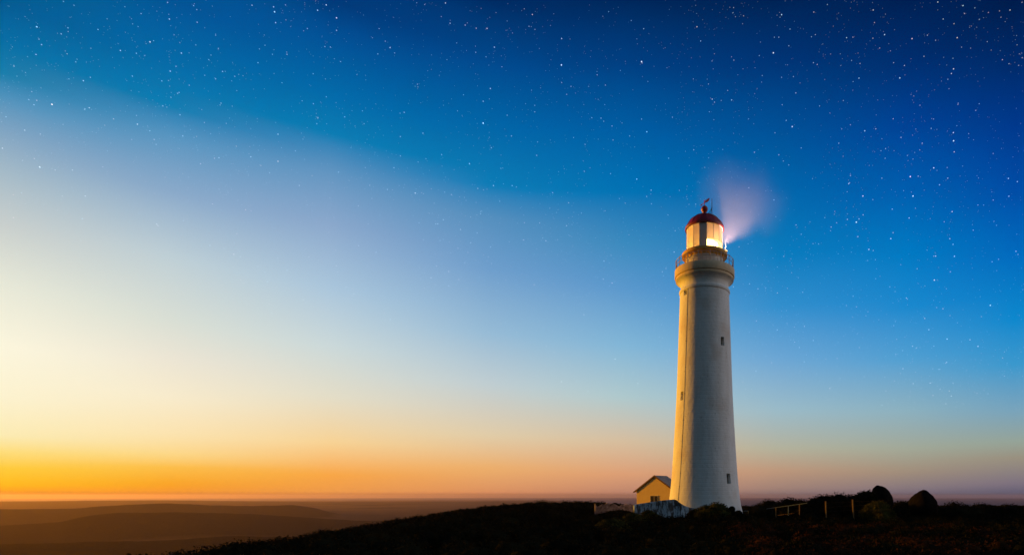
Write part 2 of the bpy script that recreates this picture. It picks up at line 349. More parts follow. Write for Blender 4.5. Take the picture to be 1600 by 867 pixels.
for px, row, half, w, h in wins:
    th = wang(px, row, half)      # 0 faces the camera, positive right
    n_ = Vector((math.sin(th), -math.cos(th), 0)); c = n_ * (half*S - .12) + Vector((0, 0, zy(row)))
    box(bm, c, (w, .9, h), rz=th)
cut = obj('cutter', bm, None, LH)
md = tower.modifiers.new('b', 'BOOLEAN'); md.object = cut; md.operation = 'DIFFERENCE'; md.solver = 'EXACT'
bpy.context.view_layer.update()
dg = bpy.context.evaluated_depsgraph_get(); me = bpy.data.meshes.new_from_object(tower.evaluated_get(dg))
tower.modifiers.clear(); old = tower.data; tower.data = me; me.name = 'tower_wall'
bpy.data.objects.remove(cut)
for p in tower.data.polygons: p.use_smooth = True
tower.data.set_sharp_from_angle(angle=R(30))
wlab = ['small window high up under the balcony on the sunlit side', 'small window on the shaded side above mid height', 'small window on the sunlit edge below mid height', 'largest window low on the shaded side']
for (px, row, half, w, h), lb in zip(wins, wlab):
    th = wang(px, row, half); n_ = Vector((math.sin(th), -math.cos(th), 0)); tt = Vector((math.cos(th), math.sin(th), 0))
    zc = zy(row); d = half*S - .30
    bm = bmesh.new(); f = .045
    for s in (-1, 1): box(bm, n_*d + tt*s*(w/2 - f/2) + Vector((0,0,zc)), (f, .06, h - .004), rz=th)
    for s in (-1, 1): box(bm, n_*d + Vector((0,0,zc + s*(h/2 - f/2))), (w - 2*f, .06, f), rz=th)
    box(bm, n_*d + Vector((0,0,zc)), (w - 2*f, .05, .03), rz=th)
    wo_ = obj('window', bm, M_frame, LH); wo_['label'] = lb
    bm = bmesh.new(); box(bm, n_*(d - .06) + Vector((0,0,zc)), (w - f, .02, h - f), rz=th); obj('pane', bm, M_glassdark, wo_)
# lightning conductor down the wall
bm = bmesh.new(); pts = []
for y, h in rows[1:]:
    th = R(-50 + 5.2*(806 - y)/345); rr = h*S + .02; pts.append(Vector((rr*math.sin(th), -rr*math.cos(th), zy(y))))
for a, b in zip(pts, pts[1:]): bar(bm, a, b, .014, 6)
for a in pts: box(bm, a, (.07, .04, .04), rz=th)
obj('conductor_cable', bm, mat('cable_paint', (.16, .10, .05), .7), LH)
# necking ring, cove and stone gallery
ring = [(38.3, 461.5), (39.0, 461), (39.6, 459.6), (39.7, 458), (39.3, 456.4), (38.6, 455.4), (37.4, 455.0), (37.0, 453)]
cove = [(37.0, 453), (37.0, 451), (37.2, 449), (37.9, 447), (39.2, 445), (41.0, 443.2), (42.9, 442.0), (44.2, 441.4)]
bm = bmesh.new(); lathe(bm, [(30*S, zy(461.5))] + [(r*S, zy(y)) for r, y in ring + cove[1:]] + [(44.3*S, zy(440.9)), (30*S, zy(440.9))], 128, closed=True)
obj('cornice', bm, MT, LH, 40)
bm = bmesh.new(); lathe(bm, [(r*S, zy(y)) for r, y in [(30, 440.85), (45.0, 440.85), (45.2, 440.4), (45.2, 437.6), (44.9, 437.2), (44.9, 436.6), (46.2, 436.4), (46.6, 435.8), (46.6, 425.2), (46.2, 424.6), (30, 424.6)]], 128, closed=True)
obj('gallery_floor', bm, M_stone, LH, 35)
# railing
DECK = zy(424.6); RT = zy(410.6); rr = 45.0*S
rl = bpy.data.objects.new('gallery_railing', None); C.objects.link(rl); rl.parent = LH
for z_ in (RT, (RT + DECK)/2 + .03):
    bm = bmesh.new(); lathe(bm, [(rr + .024*math.cos(2*math.pi*q/6), z_ + .024*math.sin(2*math.pi*q/6)) for q in range(6)], 96, closed=True)
    obj('rail', bm, M_rail, rl)
pm = None
for i in range(16):
    a = R(6.9 + 22.5*i)
    if pm is None:
        bm = bmesh.new(); bar(bm, (0, 0, 0), (0, 0, RT - DECK + .03), .04, 8); bar(bm, (0,0,0), (0,0,.05), .07, 8)
        bmesh.ops.create_uvsphere(bm, u_segments=8, v_segments=6, radius=.05, matrix=Matrix.Translation((0,0,RT-DECK+.03)))
        bmesh.ops.create_uvsphere(bm, u_segments=8, v_segments=6, radius=.042, matrix=Matrix.Translation((0,0,(RT-DECK)/2+.03)))
        po = obj('post', bm, M_rail, rl); pm = po
    else:
        po = pm.copy(); C.objects.link(po); po.parent = rl
    po.location = (rr*math.sin(a), -rr*math.cos(a), DECK)
pm = None
for i in range(32):
    a = R(6.9 + 22.5*(i//2) + (7.5 if i % 2 else 15))
    if pm is None:
        bm = bmesh.new(); bar(bm, (0, 0, 0), (0, 0, RT - DECK), .018, 6); po = pm = obj('baluster', bm, M_rail, rl)
    else: po = pm.copy(); C.objects.link(po); po.parent = rl
    po.location = (rr*math.sin(a), -rr*math.cos(a), DECK)
# lantern base drum
bm = bmesh.new(); lathe(bm, [(r*S, zy(y)) for r, y in [(20, 424.4), (29.6, 424.4), (29.6, 422.8), (28.9, 422.3), (28.9, 407.3), (20, 407.3)]], 96, closed=True)
obj('lantern_base', bm, mat('drum_paint', (.70, .64, .56), .6, var=(.60, .52, .43), scale=1.4, bump=.01), LH, 35)
# upper catwalk ring
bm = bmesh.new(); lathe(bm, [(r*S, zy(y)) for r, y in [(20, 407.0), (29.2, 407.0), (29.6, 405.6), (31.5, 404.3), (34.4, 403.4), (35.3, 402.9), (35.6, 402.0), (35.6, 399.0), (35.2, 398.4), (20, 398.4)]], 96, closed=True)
cw = obj('catwalk', bm, M_goldlit, LH, 35)
bk = None
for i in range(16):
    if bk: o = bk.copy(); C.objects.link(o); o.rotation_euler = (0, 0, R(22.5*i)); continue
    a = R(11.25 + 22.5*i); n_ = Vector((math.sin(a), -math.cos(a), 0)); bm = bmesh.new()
    bar(bm, n_*29.0*S + Vector((0,0,zy(410))), n_*34.2*S + Vector((0,0,zy(403.6))), .035, 6); bk = obj('bracket', bm, M_goldlit, cw)

# lantern room: 16 flat glazing panels
LZ0, LZ1 = zy(398.3), zy(358.5); RL = 28.3*S; OFF = 3.0
OPEN = zy(384.5)     # below this the shutters on the right are open
bm = bmesh.new(); lathe(bm, [(RL - .16, LZ0), (RL + .03, LZ0), (RL + .03, LZ0 + .12), (RL - .16, LZ0 + .12)], 16, R(OFF - 90), True)
lathe(bm, [(RL - .16, LZ1 - .12), (RL + .03, LZ1 - .12), (RL + .03, LZ1), (RL - .16, LZ1)], 16, R(OFF - 90), True)
for i in range(16):
    a = R(OFF + 22.5*i); n_ = Vector((math.sin(a), -math.cos(a), 0))
    box(bm, n_*(RL - .02) + Vector((0,0,(LZ0+LZ1)/2)), (.03, .05, LZ1 - LZ0 - .25), rz=a)
lr = obj('lantern_room', bm, M_white, LH)
def curtain(m):
    t = m.node_tree; b = t.nodes['Principled BSDF']; tl = t.nodes.new('ShaderNodeBsdfTranslucent'); mx = t.nodes.new('ShaderNodeMixShader'); mx.inputs[0].default_value = .04 if 'grey' in m.name else .27
    tl.inputs[0].default_value = (.95, .85, .7, 1); o = t.nodes['Material Output']; t.links.new(b.outputs[0], mx.inputs[1]); t.links.new(tl.outputs[0], mx.inputs[2]); t.links.new(mx.outputs[0], o.inputs[0]); return m
lit_tones = [curtain(mat('panel_%s' % k, c, r_, var=tuple(q*.9 for q in c), scale=1, spec=.5)) for k, c, r_ in (('cream', (.90,.80,.66), .3), ('rose', (.60,.46,.40), .3), ('grey', (.52,.50,.50), .3), ('pale', (.86,.80,.72), .35))]  # one panel material in several tones: sunlight and reflections put into the colour
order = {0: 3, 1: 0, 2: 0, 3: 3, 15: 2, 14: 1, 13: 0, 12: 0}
OPENW = {0, 1, 2, 3, 4}
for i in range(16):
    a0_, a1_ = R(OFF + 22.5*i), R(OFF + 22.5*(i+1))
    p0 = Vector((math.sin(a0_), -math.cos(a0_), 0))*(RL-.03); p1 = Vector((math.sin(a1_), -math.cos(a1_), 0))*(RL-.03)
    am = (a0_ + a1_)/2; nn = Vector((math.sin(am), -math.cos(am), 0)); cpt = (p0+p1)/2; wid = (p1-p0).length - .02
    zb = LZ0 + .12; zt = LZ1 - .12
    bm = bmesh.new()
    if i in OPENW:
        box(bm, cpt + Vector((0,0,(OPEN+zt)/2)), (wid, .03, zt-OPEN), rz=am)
        pn = obj('glazing_panel', bm, lit_tones[order.get(i, 3)], lr)
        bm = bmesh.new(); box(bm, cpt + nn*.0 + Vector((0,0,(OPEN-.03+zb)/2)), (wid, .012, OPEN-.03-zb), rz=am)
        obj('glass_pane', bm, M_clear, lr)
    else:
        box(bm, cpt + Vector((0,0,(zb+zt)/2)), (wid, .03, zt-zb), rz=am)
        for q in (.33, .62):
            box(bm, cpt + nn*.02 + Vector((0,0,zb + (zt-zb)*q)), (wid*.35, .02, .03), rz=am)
        obj('glazing_panel', bm, lit_tones[order.get(i, 3)], lr)
# lamp with stacked prism rings
bm = bmesh.new(); pr = []; zb = LZ0 + .1; zt = OPEN + .15
for i in range(9):
    z_ = zb + (zt-zb)*i/8; pr += [(1.18 if i % 2 == 0 else 1.3, z_)]
lathe(bm, [(0, zb - .01)] + pr + [(0, zt + .01)], 48)
lamp = obj('lamp_lens', bm, M_lamp, LH); lamp['label'] = 'blazing golden lamp lens behind the lowest panes'
# dome with gutter lip
dm = [(30.2, 360.6), (30.6, 358.6), (30.4, 357.0), (29.0, 355.2), (27.4, 352.2), (24.6, 348.2), (21, 344.6), (16.6, 341.2), (11, 338.2), (6, 336.4), (3.4, 335.6), (0, 335.4)]
bm = bmesh.new(); lathe(bm, [(0, zy(358.6)), (28.6*S, zy(358.6)), (28.9*S, zy(360.6))] + [(r*S, zy(y)) for r, y in dm], 96)
dome = obj('dome_roof', bm, M_red, LH, 40)
bm = bmesh.new()
for i in range(16):
    a = R(OFF + 22.5*i); n_ = Vector((math.sin(a), -math.cos(a), 0))
    pp = [n_*(r*S + .01) + Vector((0,0,zy(y) + .01)) for r, y in dm[2:-2]]
    for p_, q_ in zip(pp, pp[1:]): bar(bm, p_, q_, .022, 5)
obj('rib', bm, M_red, dome)
fp = [(3.6, 336), (3.4, 334.6), (2.7, 333.6), (2.6, 333), (3.3, 331.4), (3.9, 330.4)]
for k in range(9):
    a = R(-42 + 132*k/8); fp.append((5.4*math.cos(a), 327.2 - 5.4*math.sin(a)))
fp[-1] = (0, 327.2 - 5.4)
bm = bmesh.new(); lathe(bm, [(r*S, zy(y)) for r, y in fp], 32); ball = obj('vent_ball', bm, M_red, dome, 60)
bm = bmesh.new(); bar(bm, (0,0,zy(322)), (0,0,zy(312.6)), .035, 8); spn = bm
a_, b_ = Vector((-5.4*S, .0, zy(320.8))), Vector((4.2*S, 0, zy(313.5)))
bar(bm, a_, b_, .028, 6)
d_ = (b_ - a_).normalized(); q_ = Vector((-d_.z, 0, d_.x))
def slab(bm, pts, th):
    vs = [bm.verts.new(p + Vector((0, s, 0))) for s in (-th/2, th/2) for p in pts]; n = len(pts)
    bm.faces.new(vs[:n]); bm.faces.new(vs[n:][::-1])
    for i in range(n): bm.faces.new((vs[i], vs[(i+1)%n], vs[n+(i+1)%n], vs[n+i]))
t0 = a_ + d_*.42
slab(bm, [b_ - d_*.26 + q_*-.07, b_ + d_*.02 + q_*-.13, b_ + d_*.28 + q_*-.02, b_ + d_*.30 + q_*.09, b_ + q_*.11, b_ - d_*.22 + q_*.07], .03)
slab(bm, [a_ - d_*.12, a_ + d_*.10 + q_*.07, a_ + d_*.10 - q_*.07], .03)
obj('weather_vane', bm, M_redv, dome)
bm = bmesh.new(); lx = (1112.4-1100.8)*S
bar(bm, (lx, 0, zy(340.5)), (lx, 0, zy(310.5)), .04, 8, .026); bmesh.ops.create_uvsphere(bm, u_segments=8, v_segments=6, radius=.055, matrix=Matrix.Translation((lx, 0, zy(324.8))))
bar(bm, (lx, 0, zy(325)), ((1105.2-1100.8)*S, 0, zy(336.2)), .025, 6); bar(bm, (lx, 0, zy(325)), ((1109-1100.8)*S, -.3, zy(337.6)), .022, 6)
obj('lightning_rod', bm, M_iron, dome)
bm = bmesh.new(); ax = 32.2*S; bar(bm, (ax, -.3, zy(398.4)), (ax, -.3, zy(377)), .018, 6, .01); bar(bm, (ax, -.3, zy(398.4)), (ax, -.3, zy(392)), .05, 8)
obj('aerial', bm, M_white, cw)
# added spot fitting on the catwalk edge, put there to throw the beam
bcn = Vector((34.0*S, -.35, zy(394.5))); bdir = Vector((.36, 0, .93)).normalized()
bm = bmesh.new(); bar(bm, bcn - bdir*.16, bcn, .06, 12, .10); bar(bm, (bcn.x, bcn.y, zy(398.4)), bcn - bdir*.1, .025, 8); bcf = obj('beam_helper', bm, M_white, cw)
bm = bmesh.new(); bar(bm, bcn + bdir*.002, bcn + bdir*.02, .085, 12); obj('beam_helper_glass', bm, M_lamp, bcf)
sl = bpy.data.lights.new('beam_helper_light', 'SPOT'); sl.energy = 2600; sl.color = (1, .55, .46); sl.spot_size = R(112); sl.spot_blend = 1.0; sl.shadow_soft_size = .05
so = bpy.data.objects.new('beam_helper_light', sl); C.objects.link(so); so.parent = LH; so.location = bcn + bdir*.06; so.rotation_euler = (-bdir).to_track_quat('Z', 'Y').to_euler()
# light of the lamp itself
pl = bpy.data.lights.new('lamp_light', 'POINT'); pl.energy = 170; pl.color = (1, .60, .27); pl.shadow_soft_size = .12
po_ = bpy.data.objects.new('lamp_light', pl); C.objects.link(po_); po_.parent = LH; po_.location = (.75, -.75, OPEN + .30)

# air density shaped as the light beam, lit by the added spot and sun
ml = P(1124, 388, D)
bm = bmesh.new(); bmesh.ops.create_icosphere(bm, subdivisions=4, radius=1, matrix=Matrix.Translation((2.0, 0, 3.9)) @ Matrix.Diagonal((5.6, 3.8, 5.4, 1)))
M_beam_mist = bpy.data.materials.new('beam_mist_air'); M_beam_mist.use_nodes = True; t = M_beam_mist.node_tree; t.nodes.clear(); k = t.links
def vm(op, a, b=None, c=None):
    n = t.nodes.new('ShaderNodeMath'); n.operation = op
    for i, q in enumerate((a, b, c)):
        if q is None: continue
        if isinstance(q, (int, float)): n.inputs[i].default_value = q
        else: k.new(q, n.inputs[i])
    return n.outputs[0]
def mapr(a, f0, f1, t0, t1):
    n = t.nodes.new('ShaderNodeMapRange'); n.interpolation_type = 'SMOOTHSTEP'; k.new(a, n.inputs[0])
    for i, q in enumerate((f0, f1, t0, t1)): n.inputs[i+1].default_value = q
    return n.outputs[0]
tcx = t.nodes.new('ShaderNodeTexCoord'); sp = t.nodes.new('ShaderNodeSeparateXYZ')
nz = t.nodes.new('ShaderNodeTexNoise'); nz.inputs['Scale'].default_value = .36; nz.inputs['Detail'].default_value = 2; k.new(tcx.outputs['Object'], nz.inputs[0])
k.new(tcx.outputs['Object'], sp.inputs[0]); ox, oy, oz = sp.outputs
rr_ = vm('SQRT', vm('ADD', vm('ADD', vm('MULTIPLY', ox, ox), vm('MULTIPLY', oy, oy)), vm('MULTIPLY', oz, oz)))
axn = Vector((.40, 0, .92)).normalized()
dt = vm('DIVIDE', vm('ADD', vm('MULTIPLY', ox, axn.x), vm('MULTIPLY', oz, axn.z)), vm('MAXIMUM', rr_, .05))
wob = vm('MULTIPLY', vm('SUBTRACT', nz.outputs[0], .5), .42)
ang = mapr(vm('ADD', dt, wob), .66, .93, 0, 1)
end = mapr(vm('ADD', rr_, vm('MULTIPLY', wob, 9)), 2.6, 8.6, 1, 0)
near = vm('ADD', .6, vm('DIVIDE', 1.6, vm('ADD', rr_, 1.2)))
den = vm('MULTIPLY', vm('MULTIPLY', ang, end), vm('MULTIPLY', near, .054))
vp = t.nodes.new('ShaderNodeVolumePrincipled'); vp.inputs['Color'].default_value = (1, .99, 1, 1); vp.inputs['Anisotropy'].default_value = 0.0; k.new(den, vp.inputs['Density'])
o_ = t.nodes.new('ShaderNodeOutputMaterial'); k.new(vp.outputs[0], o_.inputs['Volume'])
mo = obj('beam_mist', bm, M_beam_mist); mo.location = ml; tag(mo, kind='stuff')

# ------------------------------------------------------------------ keeper's store (gabled house)
HA = P(1022.7, 742.2, 80); yaw = R(-38)      # ridge direction runs away to the right
rd = Vector((math.sin(-yaw), math.cos(-yaw), 0)); wd = Vector((math.cos(-yaw), -math.sin(-yaw), 0))
HH = empty('weatherboard_house', (HA.x, HA.y, 0)); tag(HH, 'small golden lit weatherboard house with gabled grey roof left of the tower', 'house')
def hl(w, d, z): return wd*w + rd*d + Vector((0, 0, z))
zap = HA.z; ev = P(990.5, 767.5, 80).z; LEN = 2.6
def project_half(px):    # half width along wd whose edge shows at that column
    lo, hi = 0, 8
    for _ in range(40):
        m_ = (lo+hi)/2; q = Vector((HA.x, HA.y, 0)) - wd*m_; 
        if CX + F*q.x/q.y > px: lo = m_
        else: hi = m_
    return lo
HWe = project_half(990.8); HWw = project_half(994.2); slope = (zap - ev)/HWe
zew = zap - slope*HWw - .1; zb_ = P(0, 792, 80).z - 1.2
def prism_pts(hw, zt, z0): return [(-hw, z0), (hw, z0), (hw, zt - slope*hw), (0, zt), (-hw, zt - slope*hw)]
bm = bmesh.new()
pp = prism_pts(HWw, zap - .12, zb_); A = [bm.verts.new(hl(w, .12, z)) for w, z in pp]; B = [bm.verts.new(hl(w, LEN, z)) for w, z in pp]
bm.faces.new(A); bm.faces.new(B[::-1])
for i in range(5): bm.faces.new((A[i], A[(i+1)%5], B[(i+1)%5], B[i]))
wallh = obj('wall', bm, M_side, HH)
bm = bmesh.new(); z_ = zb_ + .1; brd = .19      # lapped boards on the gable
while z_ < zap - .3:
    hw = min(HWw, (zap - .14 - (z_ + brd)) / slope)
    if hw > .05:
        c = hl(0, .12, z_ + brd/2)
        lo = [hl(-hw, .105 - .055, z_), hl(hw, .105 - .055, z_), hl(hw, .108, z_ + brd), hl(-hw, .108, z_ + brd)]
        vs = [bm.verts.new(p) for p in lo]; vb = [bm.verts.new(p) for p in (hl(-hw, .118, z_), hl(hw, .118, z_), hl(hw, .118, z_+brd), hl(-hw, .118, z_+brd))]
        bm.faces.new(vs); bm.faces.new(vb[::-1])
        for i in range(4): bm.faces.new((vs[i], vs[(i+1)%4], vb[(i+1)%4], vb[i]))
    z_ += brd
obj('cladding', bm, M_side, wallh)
bm = bmesh.new(); tck = .09
for s in (-1, 1):
    q = [(0, zap), (s*HWe*1.0, ev), (s*HWe*1.0, ev - tck), (0, zap - tck)]
    A = [bm.verts.new(hl(w, -.05, z)) for w, z in q]; B = [bm.verts.new(hl(w, LEN + .2, z)) for w, z in q]
    bm.faces.new(A); bm.faces.new(B[::-1])
    for i in range(4): bm.faces.new((A[i], A[(i+1)%4], B[(i+1)%4], B[i]))
roof = obj('roof', bm, M_roof, HH)
for s in (-1, 1):
    bm = bmesh.new(); q = [(s*.0, zap + .03), (s*(HWe+.03), ev + .02), (s*(HWe+.03), ev - .19), (0, zap - .19)]
    A = [bm.verts.new(hl(w, -.09, z)) for w, z in q]; B = [bm.verts.new(hl(w, -.053, z)) for w, z in q]
    bm.faces.new(A); bm.faces.new(B[::-1])
    for i in range(4): bm.faces.new((A[i], A[(i+1)%4], B[(i+1)%4], B[i]))
    obj('barge_board', bm, M_barge, roof)
for s in (-1, 1):
    bm = bmesh.new(); a = hl(s*(HWe+.05), -.14, ev - .03); b = hl(s*(HWe+.05), LEN + .2, ev - .03); bar(bm, a, b, .06, 8); obj('gutter', bm, M_barge, roof)
def on_gable(px, py):
    u = (px - CX)/F
    # intersect the vertical plane of the gable
    n = rd; p0 = Vector((HA.x, HA.y, 0)) + rd*.07
    t = n.dot(p0) / (n.x*u + n.y); q = Vector((u*t, t, 0)) - Vector((HA.x, HA.y, 0))
    return wd.dot(q), EYE + (HY - py)/F*t
w0, z1 = on_gable(1016.3, 773.8); w1, z0 = on_gable(1028.6, 785)
wc, ww, zc, wh = (w0+w1)/2, w1-w0, (z0+z1)/2, z1-z0
hz = math.atan2(wd.y, wd.x)
bm = bmesh.new(); f = .055
for w_ in (w0 + f/2, wc, w1 - f/2): box(bm, hl(w_, .05, zc), (f, .09, wh), rz=hz)
for zz in (z0 + f/2, z1 - f/2): box(bm, hl(wc, .051, zz), (ww - .004, .085, f), rz=hz)
box(bm, hl(wc, .0, z0 - .03), (ww + .15, .16, .05), rz=hz)
hw_ = obj('window', bm, M_frame, HH)
for s in (-1, 1):
    bm = bmesh.new(); box(bm, hl(wc + s*ww/4, .04, zc), (ww/2 - f*1.3, .03, wh - f*1.6), rz=hz); obj('pane', bm, M_glassdark, hw_)

# ------------------------------------------------------------------ garden walls
def wall_line(name, pts, thick, m, label, cat, jitter=.0, dz=-1.3):
    """pts: (px, top row, Y) list -> upright wall with its top following the points"""
    tops = [P(*p) for p in pts]; n = len(tops); bm = bmesh.new(); F_, B_ = [], []
    fine = []
    for a, b in zip(tops, tops[1:]):
        k = max(1, int((b-a).length/.22))
        for i in range(k): fine.append(a.lerp(b, i/k))
    fine.append(tops[-1])
    rings = []
    for i, p in enumerate(fine):
        a = fine[max(0, i-1)]; b = fine[min(len(fine)-1, i+1)]; t = (b-a); t.z = 0; t.normalize(); nrm = Vector((t.y, -t.x, 0))
        g = min(gz(p.x, p.y) + dz + 1.0, p.z - .4)
        j = jitter*noise.noise(p*2.2); p = p + Vector((0,0,j))
        e = .05
        rings.append([bm.verts.new(q) for q in (Vector((p.x, p.y, g)) + nrm*thick/2, p + nrm*thick/2 - Vector((0,0,e)), p + nrm*(thick/2-e), p - nrm*(thick/2-e), p - nrm*thick/2 - Vector((0,0,e)), Vector((p.x, p.y, g)) - nrm*thick/2)])
    for A, B in zip(rings, rings[1:]):
        for i in range(6): bm.faces.new((A[i], A[(i+1)%6], B[(i+1)%6], B[i]))
    bm.faces.new(rings[0]); bm.faces.new(rings[-1][::-1])
    return tag(obj(name, bm, m, None, 40), label, cat)
wall_line('masonry_wall', [(990.3, 789, 49.4), (993, 787.3, 49.5), (1005, 785.8, 49.7), (1020, 783.6, 49.9), (1035, 781.4, 50.1), (1046, 780, 50.2), (1054, 779.7, 50.4), (1057.5, 781.2, 50.4), (1061, 784.2, 50.4), (1066, 787.8, 50.5), (1071, 790.4, 50.6), (1077, 792.2, 50.8), (1084, 793.5, 51.0)],
          .2, M_wall, 'grey limewashed wall with black stains curving down to the tower foot', 'wall', .02)
wall_line('rubble_wall', [(929.5, 789.6, 59.4), (945, 788.6, 59.7), (960, 788.0, 60), (975, 787.8, 60.4), (988, 788.6, 60.8), (993, 789.6, 61)],
          .4, M_wall2, 'low pinkish rubble wall running left from the limewashed wall', 'wall', .42)

# ------------------------------------------------------------------ fences
def post_at(px, top, foot, Y, w, name, m, parent, lean=0):
    a = P(px, foot, Y); b = P(px + lean, top, Y); bm = bmesh.new()
    d = b - a; q = d.to_track_quat('Z', 'Y').to_matrix().to_4x4()
    r = bmesh.ops.create_cube(bm, size=1, matrix=Matrix.Translation((a+b)/2) @ q @ Matrix.Diagonal((w, w, d.length, 1)))
    bmesh.ops.bevel(bm, geom=list({e for v_ in r['verts'] for e in v_.link_edges}), offset=w*.14, segments=1, affect='EDGES')
    return obj(name, bm, m, parent)
def fy(px): return 47 + (px-1212)*-.02
HR = empty('handrail_fence', (0, 0, 0)); tag(HR, 'grey sloping handrail on short timber posts right of the tower', 'handrail')
a = P(1197.5, 794.5, 49.5); b = P(1261, 785.6, 46.5)
bm = bmesh.new(); bar(bm, a, b, .022, 8); obj('top_rail', bm, M_railf, HR)
a2 = P(1215, 804.6, 48.6); b2 = P(1243, 801.0, 47.4); bm = bmesh.new(); bar(bm, a2, b2, .018, 6); obj('lower_rail', bm, M_post, HR)
for px, t_, f_, m_ in ((1212.3, 792.9, 808, M_post), (1231.8, 790.2, 806, M_railf), (1249.2, 787.8, 806, M_post)):
    Yp = 49.5 + (px-1197.5)/(1261-1197.5)*(46.5-49.5)
    post_at(px, t_, f_, Yp, .06, 'post', m_, HR)
o = post_at(1168.9, 797.4, 818, 47, .085, 'marker_post', M_post, None); tag(o, 'thin grey post with a short cross rail at the tower foot', 'post')
bm = bmesh.new(); bar(bm, P(1162.5, 797.9, 47), P(1169.5, 797.7, 47), .03, 6); obj('cross_rail', bm, M_railf, o)
o = post_at(1291.4, 782.5, 816, 44, .09, 'fence_post', M_post, None, -1.2); tag(o, 'sunlit wooden fence post nearer the handrail', 'fence post')
o = post_at(1334.6, 780.0, 818, 42, .09, 'fence_post', M_post, None, -2.4); tag(o, 'sunlit wooden fence post leaning slightly left below the boulder', 'fence post')
bm = bmesh.new()
for dy in (2.5, 9, 16):
    bar(bm, P(1290.9, 783+dy, 44 - .07), P(1333.0, 780.5+dy, 42 - .07), .003, 5); bar(bm, P(1333.0, 780.5+dy, 41.93), P(1392, 779+dy, 39), .003, 5)
tag(obj('fence_wire', bm, M_iron), 'three thin wires strung between the two sunlit fence posts', 'wire')

# ------------------------------------------------------------------ boulders
def boulder(px, row, Y, rx, ry, rz_, pw, lean, label, seed):
    c = P(px, row, Y); bm = bmesh.new(); bmesh.ops.create_icosphere(bm, subdivisions=5, radius=1)
    for v_ in bm.verts:
        p = v_.co.copy(); r = 1 + .11*noise.noise(p*1.4 + Vector((seed, 0, 0))) + .035*noise.noise(p*4 + Vector((0, seed, 0)))
        zz = p.z; k = 1 - max(0, zz)**1.5*pw
        v_.co = Vector((p.x*rx*k*r + lean*max(0, zz), p.y*ry*k*r, zz*rz_*r))
    o = obj('boulder', bm, M_boulder, None, 60); o.location = c; return tag(o, label, 'boulder')
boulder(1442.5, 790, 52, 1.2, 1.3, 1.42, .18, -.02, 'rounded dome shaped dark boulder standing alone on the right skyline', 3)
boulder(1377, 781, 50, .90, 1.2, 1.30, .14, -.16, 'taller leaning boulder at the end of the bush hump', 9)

# ------------------------------------------------------------------ vegetation
def leaf_cloud(centers, radii, per, size, r_in=.72, flat=.55):
    """quads scattered in the outer shell of each ellipsoidal lobe"""
    V = []; cnt = 0
    centers = np.asarray(centers, float); radii = np.asarray(radii, float)
    per = np.broadcast_to(np.asarray(per, int), (len(centers),)); size = np.broadcast_to(np.asarray(size, float), (len(centers),))
    idx = np.repeat(np.arange(len(centers)), per); n = len(idx)
    d = rng.normal(size=(n, 3)); d[:, 2] = np.abs(d[:, 2]) * 1.0 - .25; d /= np.linalg.norm(d, axis=1, keepdims=True)
    rad = r_in + (1.16 - r_in) * rng.uniform(0, 1, (n, 1)) ** 1.25; c = centers[idx] + d * rad * radii[idx]
    nrm = d + rng.normal(scale=.7, size=(n, 3)); nrm /= np.linalg.norm(nrm, axis=1, keepdims=True)
    t = np.cross(nrm, rng.normal(size=(n, 3))); t /= np.linalg.norm(t, axis=1, keepdims=True); b = np.cross(nrm, t)
    s = (size[idx] * rng.uniform(.6, 1.3, n))[:, None]
    t = t * s; b = b * s * flat
    co = np.stack([c - t, c + b, c + t, c - b], 1).reshape(-1, 3); return co
def ico(sub):
    bm = bmesh.new(); bmesh.ops.create_icosphere(bm, subdivisions=sub, radius=1)
    v_ = np.array([x.co[:] for x in bm.verts]); f_ = np.array([[q.index for q in x.verts] for x in bm.faces]); bm.free(); return v_, f_
ICOV, ICOF = ico(2)
def veg_mesh(name, centers, radii, per, size, m, parent=None, core=.84, r_in=.72):
    centers = np.asarray(centers, float); radii = np.asarray(radii, float)
    q = leaf_cloud(centers, radii, per, size, r_in)
    nq = len(q) // 4
    cv = (ICOV[None] * radii[:, None] * core * (1 + rng.normal(scale=.11, size=(len(centers), len(ICOV), 1))) + centers[:, None]).reshape(-1, 3)
    cf = (ICOF[None] + (np.arange(len(centers)) * len(ICOV))[:, None, None]).reshape(-1, 3) + len(q)
    verts = np.concatenate([q, cv]); me = bpy.data.meshes.new(name)
    nt_ = len(cf); loops = np.concatenate([np.arange(nq*4), cf.reshape(-1)])
    me.vertices.add(len(verts)); me.vertices.foreach_set('co', verts.reshape(-1).astype(np.float32))
    me.loops.add(len(loops)); me.loops.foreach_set('vertex_index', loops.astype(np.int32))
    me.polygons.add(nq + nt_); ls = np.concatenate([np.arange(nq)*4, nq*4 + np.arange(nt_)*3])
    me.polygons.foreach_set('loop_start', ls.astype(np.int32))
    me.update(calc_edges=True); me.validate()
    return link(name, me, m, parent)

